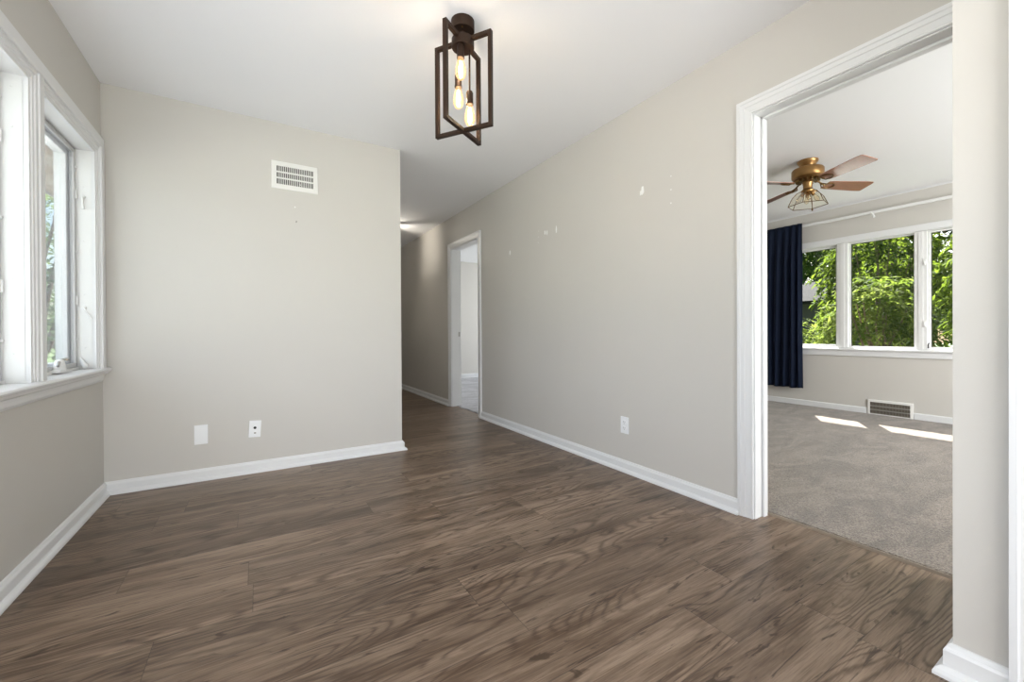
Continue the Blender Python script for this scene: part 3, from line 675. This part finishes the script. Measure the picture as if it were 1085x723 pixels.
for k, (la, dp, zs) in enumerate(((-0.008, -0.030, 2.250), (-0.026, 0.022, 2.142), (0.030, 0.010, 2.052))):
    q = CR * la + CD * dp; zz = zs - H
    b = bmn(); tube(b, [q + Vector((0, 0, -0.128)), q + Vector((0, 0, zz + 0.055))], 0.0045, 8)
    sk_rod = obj('rod', b, M_bronze, P, True)
    b = bmn(); lathe(b, [(0, 0.060), (0.013, 0.060), (0.0165, 0.052), (0.0165, 0.004), (0.018, 0.004), (0.018, -0.004), (0.0145, -0.004), (0.0, -0.002)], 24, Matrix.Translation(q + Vector((0, 0, zz)))); sk = obj('socket', b, M_bronze, P, True)
    b = bmn(); lathe(b, [(0.0125, -0.002), (0.014, -0.012), (0.021, -0.034), (0.0265, -0.060), (0.025, -0.082), (0.016, -0.100), (0.006, -0.106), (0, -0.108)], 28, Matrix.Translation(q + Vector((0, 0, zz))), cap=False); bu = obj('bulb', b, M_litbulb, P, True, 60)
    b = bmn()
    for j in range(6):
        a = j * PI / 3; a2 = a + 0.5
        tube(b, [q + Vector((0.004 * math.cos(a), 0.004 * math.sin(a), zz - 0.018)), q + Vector((0.0085 * math.cos(a2), 0.0085 * math.sin(a2), zz - 0.052)), q + Vector((0.007 * math.cos(a), 0.007 * math.sin(a), zz - 0.086))], 0.0021, 6)
    obj('filament', b, M_fil, bu)
    L_ = lamp('bulb_light', 'POINT', (PX + q.x, PY + q.y, zs - 0.055), 1.7, (1.0, 0.93, 0.84), radius=0.012)

# ------------------------------------------------------------------ hall ceiling light (just behind the partition edge)
P = empty('hall_ceiling_light', (1.50, 5.75, H)); tag(P, 'hallway ceiling light tucked out of sight just past the partition edge', 'ceiling light')
b = bmn(); box(b, -0.09, 0.09, -0.09, 0.09, -0.022, 0, 0.004); obj('canopy', b, M_bronze, P)
b = bmn()
for sx in (-1, 1):
    for sy in (-1, 1): box(b, sx * 0.078 - 0.018, sx * 0.078 + 0.018, sy * 0.078 - 0.018, sy * 0.078 + 0.018, -0.27, -0.02)
for q in ((-0.093, 0.093, -0.093, -0.077), (-0.093, 0.093, 0.077, 0.093), (-0.093, -0.077, -0.077, 0.077), (0.077, 0.093, -0.077, 0.077)): box(b, *q, -0.285, -0.27)
obj('cage', b, M_bronze, P)  # unseen posts and rails, shaped to throw light streaks on the hall wall
b = bmn(); tube(b, [(0, 0, -0.02), (0, 0, -0.145)], 0.012, 10); obj('stem', b, M_bronze, P)
b = bmn(); lathe(b, [(0, 0), (0.014, 0), (0.016, -0.02), (0.026, -0.045), (0.02, -0.07), (0, -0.078)], 20, Matrix.Translation((0, 0, -0.14)), cap=False); obj('bulb', b, M_bulb, P, True)
lamp('hall_bulb_light', 'POINT', (1.50, 5.75, H - 0.19), 10, (1.0, 0.96, 0.90), radius=0.03)

# ------------------------------------------------------------------ ceiling fan
FX, FY = 4.12, 1.76
P = empty('ceiling_fan', (FX, FY, H)); tag(P, 'brass ceiling fan with reddish wood blades and a faceted glass light shade', 'ceiling fan')
b = bmn(); lathe(b, [(0, 0), (0.078, 0), (0.078, -0.012), (0.070, -0.024), (0.055, -0.045), (0.052, -0.055), (0, -0.055)], 40); obj('canopy', b, M_brass, P, True)
b = bmn(); lathe(b, [(0, -0.052), (0.060, -0.054), (0.085, -0.060), (0.112, -0.072), (0.120, -0.084), (0.120, -0.140), (0.112, -0.150), (0.085, -0.160), (0, -0.160)], 48); obj('motor_housing', b, M_brass, P, True)
b = bmn(); lathe(b, [(0, -0.158), (0.085, -0.158), (0.088, -0.165), (0.070, -0.176), (0.040, -0.180), (0, -0.180)], 40)
for k in range(16):
    a = k * PI / 8; box(b, 0.070, 0.090, -0.005, 0.005, -0.185, -0.150, 0, Matrix.Rotation(a, 4, 'Z'))
obj('vented_flywheel', b, M_brassdark, P, True)
b = bmn(); lathe(b, [(0, -0.176), (0.036, -0.176), (0.040, -0.184), (0.040, -0.196), (0.034, -0.204), (0.034, -0.245), (0.040, -0.250), (0.052, -0.262), (0.048, -0.276), (0, -0.278)], 32); obj('light_kit', b, M_brass, P, True)
for k in range(4):
    R = Matrix.Rotation(math.radians(-115.5 + 90 * k), 4, 'Z'); Tl = Matrix.Rotation(math.radians(-12), 4, 'X')
    b = bmn(); z0 = -0.205
    # blade outline: narrow root, wide angled tip
    ol = [(0.165, -0.050), (0.20, -0.058), (0.50, -0.072), (0.562, -0.071), (0.572, -0.062), (0.572, 0.062), (0.562, 0.071), (0.50, 0.072), (0.20, 0.058), (0.165, 0.050)]
    t = [b.verts.new((x, y, 0.003)) for x, y in ol]; q = [b.verts.new((x, y, -0.003)) for x, y in ol]
    b.faces.new(t); b.faces.new(q[::-1])
    for i in range(len(ol)):
        j = (i + 1) % len(ol); b.faces.new((t[i], t[j], q[j], q[i]))
    bmesh.ops.transform(b, matrix=R @ Matrix.Translation((0, 0, z0)) @ Tl, verts=b.verts[:]); bl = obj('blade', b, M_blade, P)
    b = bmn(); MR = R
    tube(b, [MR @ Vector((0.075, 0, -0.168)), MR @ Vector((0.11, 0, -0.182)), MR @ Vector((0.15, 0.0, -0.205)), MR @ Vector((0.17, 0, z0 - 0.006))], [0.008, 0.007, 0.007, 0.006], 8)
    for s in (-1, 1): tube(b, [MR @ Vector((0.12, 0, -0.190)), MR @ Vector((0.155, s * 0.028, z0 - 0.006 + s * -0.005)), MR @ Vector((0.20, s * 0.038, z0 - 0.006 + s * -0.008)), MR @ Vector((0.235, s * 0.02, z0 - 0.006 + s * -0.004)), MR @ Vector((0.25, 0, z0 - 0.006))], 0.005, 8)
    obj('blade_bracket', b, M_brassdark, P, True)
# six-panel glass shade
b = bmn(); lv = [(0.045, -0.262), (0.082, -0.280), (0.118, -0.320), (0.150, -0.390)]; a0 = math.radians(10)
lathe(b, lv, 6, cap=False, a0=a0); sh = obj('glass_shade', b, M_amber, P)
b = bmn()
for i in range(6):
    a = a0 + i * PI / 3; tube(b, [(r_ * math.cos(a), r_ * math.sin(a), z) for r_, z in lv], 0.0028, 6)
    a1 = a + PI / 3; tube(b, [(0.150 * math.cos(a), 0.150 * math.sin(a), -0.390), (0.150 * math.cos(a1), 0.150 * math.sin(a1), -0.390)], 0.0028, 6)
obj('shade_ribs', b, M_brassdark, sh)
for i in range(4):
    a = math.radians(30 + 90 * i); b = bmn(); dv = Vector((math.cos(a), math.sin(a), 0))
    tube(b, [dv * 0.022 + Vector((0, 0, -0.272)), dv * 0.046 + Vector((0, 0, -0.305))], [0.013, 0.013], 12); obj('lamp_holder', b, M_brass, P, True)
    b = bmn(); p0 = dv * 0.046 + Vector((0, 0, -0.305)); dd = (dv * 0.55 + Vector((0, 0, -0.83))).normalized()
    tube(b, [p0, p0 + dd * 0.012, p0 + dd * 0.035, p0 + dd * 0.05, p0 + dd * 0.062], [0.010, 0.013, 0.020, 0.016, 0.005], 14); obj('bulb', b, M_bulb, P, True)
b = bmn(); tube(b, [(0.02, -0.025, -0.27), (0.021, -0.026, -0.415)], 0.0012, 6); tube(b, [(0.021, -0.026, -0.415), (0.021, -0.026, -0.425), (0.021, -0.026, -0.440)], [0.003, 0.007, 0.005], 10); obj('pull_chain', b, M_brassdark, P, True)

# ------------------------------------------------------------------ curtain and its rail
P = empty('curtain_rail', (XB, 1.85, 2.27)); tag(P, 'long white curtain rail above the bedroom window', 'curtain rail')
b = bmn(); box(b, -0.078, -0.052, -1.35, 1.28, -0.014, 0.016, 0.003); obj('track', b, M_win, P)
for yy in (-1.30, 0.03, 1.24):
    b = bmn(); box(b, -0.053, 0.0, yy - 0.012, yy + 0.012, 0.000, 0.012, 0.001); obj('bracket', b, M_win, P)
b = bmn(); tube(b, [(-0.080, 0.018, -0.008), (-0.105, -0.012, -0.062)], [0.013, 0.012], 12); obj('carrier', b, M_win, P, True)
def curtain():
    b = bmn(); n, mz = 110, 44; Y0, Y1 = 2.545, 2.985
    X0 = XB - 0.118; zt, zb = 2.300, 0.232
    grid = []
    for j in range(mz + 1):
        v = j / mz; z = zt + (zb - zt) * v; row = []
        amp = 0.007 + 0.021 * min(1, v * 4); flare = 0.03 * v
        for i in range(n + 1):
            uu = i / n; ph = (uu ** 0.85) * 2 * PI * 5.5
            y = Y0 + (Y1 + flare - Y0) * uu + 0.006 * math.sin(ph * 2 + 0.6) * min(1, v * 4) + 0.008 * v * math.sin(uu * 9 + v * 3)
            x = X0 + amp * math.sin(ph + 0.5 * math.sin(v * 2.2 + uu * 5)) + 0.006 * v * math.sin(ph * 0.37 + 1.1) - 0.002 * v
            row.append(b.verts.new((x, y, z + 0.004 * math.sin(ph * 0.5) * v)))
        grid.append(row)
    for j in range(mz):
        for i in range(n): b.faces.new((grid[j][i], grid[j + 1][i], grid[j + 1][i + 1], grid[j][i + 1]))
    c = empty('curtain', (0, 0, 0)); tag(c, 'navy blue pleated curtain hanging at the left end of the bedroom window', 'curtain')
    c.location = (X0, (Y0 + Y1) / 2, zb)
    off = Vector(c.location)
    for vv in b.verts: vv.co -= off
    o = obj('cloth', b, M_navy, c, True, 180); md = o.modifiers.new('thick', 'SOLIDIFY'); md.thickness = 0.003
curtain()

# ------------------------------------------------------------------ outside
b = bmn(); box(b, -40, 60, -40, 60, -0.45, -0.40); struct('ground', b, M_grass)
b = bmn(); box(b, XL - 0.83, XL - 0.165, 0.4, 7.2, 2.25, 2.29); box(b, XL - 0.85, XL - 0.83, 0.4, 7.2, 2.24, 2.44, mi=1); struct('soffit_left', b, [M_soffit, M_fasc])
b = bmn(); box(b, XB + 0.165, 6.70, -1.2, 5.2, 2.255, 2.29); box(b, 6.70, 6.717, -1.2, 5.2, 2.25, 2.42, mi=1); struct('soffit_bedroom', b, [M_soffit, M_fasc])

def foliage(name, parent, m, center, rad, count, size, seed, whorl=True, droop=0.2, shape=1.0, lo=-1.0):
    rn = random.Random(seed); verts, faces, tone = [], [], []
    def leaf(p, d, L, w, tn):
        d = d.normalized(); s = d.cross(Vector((rn.uniform(-.3, .3), rn.uniform(-.3, .3), 1))).normalized() if abs(d.z) < 0.98 else Vector((1, 0, 0))
        up = s.cross(d).normalized(); i = len(verts)
        mid = p + d * L * 0.5 + up * L * 0.05
        verts.extend([p, p + d * L * 0.35 + s * w * 0.45 + up * 0.08 * w, mid + d * L * 0.12 + s * w * 0.5, p + d * L - up * L * 0.10, mid + d * L * 0.12 - s * w * 0.5, p + d * L * 0.35 - s * w * 0.45 + up * 0.08 * w, mid])
        faces.extend([(i, i + 1, i + 6), (i + 1, i + 2, i + 6), (i + 2, i + 3, i + 6), (i + 3, i + 4, i + 6), (i + 4, i + 5, i + 6), (i + 5, i, i + 6)])
        tone.extend([tn] * 6)
    C_ = Vector(center)
    for k in range(count):
        while True:
            v = Vector((rn.gauss(0, 1), rn.gauss(0, 1), rn.gauss(0, 1))).normalized()
            if v.z > lo: break
        rr = rn.uniform(0.55, 1.0) ** 0.6 * (1 + 0.18 * math.sin(v.x * 5 + seed) * math.cos(v.y * 6 + v.z * 4))
        p = C_ + Vector((v.x * rad[0], v.y * rad[1], v.z * rad[2])) * rr
        if whorl:
            ax = (v + Vector((0, 0, 0.8)) + Vector((rn.uniform(-.5, .5), rn.uniform(-.5, .5), 0))).normalized()
            s1 = ax.cross(Vector((0.3, 0.9, 0.1))).normalized(); s2 = ax.cross(s1); n = rn.randint(6, 9); tb = min(1, max(0, rn.gauss(0.42, 0.36)))
            for q in range(n):
                a = 2 * PI * q / n + rn.uniform(-.2, .2)
                leaf(p, s1 * math.cos(a) + s2 * math.sin(a) + ax * rn.uniform(0.1, 0.7) - Vector((0, 0, droop)), size * rn.uniform(0.8, 1.15), size * 0.26, min(1, max(0, tb + rn.uniform(-.15, .15))))
        else:
            for q in range(4):
                leaf(p + Vector((rn.uniform(-1, 1), rn.uniform(-1, 1), rn.uniform(-1, 1))) * size, Vector((rn.gauss(0, 1), rn.gauss(0, 1), rn.gauss(0, .7))), size * rn.uniform(0.7, 1.2), size * 0.5, rn.random())
    me = bpy.data.meshes.new(name); me.from_pydata([tuple(v) for v in verts], [], faces)
    a = me.attributes.new('tone', 'FLOAT', 'FACE'); a.data.foreach_set('value', tone); me.materials.append(m)
    o = bpy.data.objects.new(name, me); COL.objects.link(o); o.parent = parent; return o
def stems(name, parent, h, spread, n, rad, seed):
    rn = random.Random(seed); b = bmn()
    for k in range(n):
        a = rn.uniform(0, 2 * PI); p = Vector((rn.uniform(-.08, .08), rn.uniform(-.08, .08), 0)); pts = [p]; rr = [rad]
        for q in range(1, 6):
            t = q / 5; pts.append(p + Vector((math.cos(a) * spread * t ** 1.3 + rn.uniform(-.05, .05), math.sin(a) * spread * t ** 1.3 + rn.uniform(-.05, .05), h * t))); rr.append(rad * (1 - 0.8 * t))
        tube(b, pts, rr, 8)
    return obj(name, b, M_bark, parent, True)
def bush(name, x, y, rad, h, m, count, size, seed, label, cat, group=None, whorl=True, trunk=0.035, nst=7, lo=-1.0, cz=None, gz=-0.40):
    P = empty(name, (x, y, gz)); tag(P, label, cat, group)
    czz = cz if cz is not None else h * 0.55
    stems('stem', P, h * 0.8, rad[0] * 0.6, nst, trunk, seed + 50)
    foliage('foliage', P, m, (0, 0, czz), (rad[0], rad[1], h - czz), count, size, seed, whorl, lo=lo)
bush('rhododendron', 9.35, 4.45, (0.78, 0.72, 0), 1.65, M_leafyellow, 420, 0.115, 1, 'low sunlit rhododendron seen through the left pane beside the curtain', 'shrub', lo=-0.9)
bush('rhododendron', 8.75, 2.72, (0.72, 0.78, 0), 2.25, M_leafyellow, 520, 0.150, 2, 'rounded pale green rhododendron filling the middle window pane', 'shrub', lo=-0.9)
bush('rhododendron', 7.75, 0.98, (0.70, 0.78, 0), 3.2, M_leaf, 560, 0.16, 3, 'tall rhododendron whose branches hang over the right casement pane', 'shrub', lo=-0.9)
bush('rhododendron', 11.0, 3.35, (1.0, 1.15, 0), 4.1, M_leaf, 800, 0.18, 5, 'taller leafy rhododendron standing behind the middle pane shrub', 'shrub', lo=-0.8)
bush('shade_tree', 17.8, 8.7, (1.9, 1.75, 0), 7.8, M_leafdark, 2600, 0.18, 11, 'dark tree seen high in the left bedroom pane above the outbuilding', 'tree', whorl=False, trunk=0.14, nst=3, lo=-0.62, cz=5.0)
bush('shade_tree', 16.0, 4.3, (1.9, 1.9, 0), 7.6, M_leafdark, 3600, 0.20, 12, 'dark tree seen behind the rhododendrons in the middle pane', 'tree', whorl=False, trunk=0.14, nst=3, lo=-0.9, cz=4.0)
bush('shade_tree', 31.0, 13.0, (2.8, 5.0, 0), 11.0, M_leafdark, 6500, 0.42, 13, 'tall broad tree at the far end of the yard behind the outbuilding', 'tree', whorl=False, trunk=0.2, nst=3, lo=-0.9, cz=4.8)
bush('garden_shrub', -3.0, 9.2, (1.7, 1.7, 0), 4.6, M_leafpale, 2400, 0.09, 14, 'pale green shrub outside the dining room casement window', 'shrub', whorl=False, trunk=0.05, nst=6, lo=-0.9, gz=-0.36)
bush('garden_shrub', -5.2, 15.5, (2.2, 2.2, 0), 6.6, M_leafpale, 1200, 0.16, 15, 'larger tree farther away outside the dining room casement window', 'tree', whorl=False, trunk=0.09, nst=4, lo=-0.9, gz=-0.36)

b = bmn(); box(b, -14, XL - 0.165, -2, 16, -0.40, -0.36); struct('ground_reflector', b, mat('pale_reflector', (0.48, 0.45, 0.40), 0.9, noise=0.3, nscale=40))  # pale sheet added on the ground to bounce light up at the left soffit
# neighbouring shed with pitched roof
P = empty('garden_shed', (21.0, 10.6, -0.4)); tag(P, 'low grey outbuilding with a shingled roof and white window beyond the left bedroom pane', 'building')
b = bmn(); box(b, 0, 4, -4.2, 4.2, 0, 2.75); obj('walls', b, M_siding, P)
b = bmn(); vs = [b.verts.new(p) for p in ((-0.5, -4.6, 2.68), (-0.5, 4.6, 2.68), (2.0, 4.6, 3.75), (2.0, -4.6, 3.75), (4.5, -4.6, 2.68), (4.5, 4.6, 2.68))]
lw = [b.verts.new((v.co.x, v.co.y, v.co.z - 0.14)) for v in vs]
for a_ in ((0, 1, 2, 3), (3, 2, 5, 4)):
    b.faces.new([vs[i] for i in a_]); b.faces.new([lw[i] for i in a_])
for i, j in ((0, 1), (1, 2), (2, 5), (5, 4), (4, 3), (3, 0)): b.faces.new((vs[i], vs[j], lw[j], lw[i]))
obj('roof', b, M_shingle, P)
b = bmn()
for q in ((-0.9, 0.9, 2.25, 2.35), (-0.9, 0.9, 0.75, 0.85), (-0.9, -0.8, 0.85, 2.25), (0.8, 0.9, 0.85, 2.25), (-0.05, 0.05, 0.85, 2.25)): box(b, -0.06, -0.002, *q)
sw = obj('window', b, M_win, P); b = bmn(); box(b, -0.03, -0.004, -0.8, 0.8, 0.85, 2.25); obj('pane', b, mat('curtained_pane', (0.30, 0.31, 0.32), 0.3), sw)
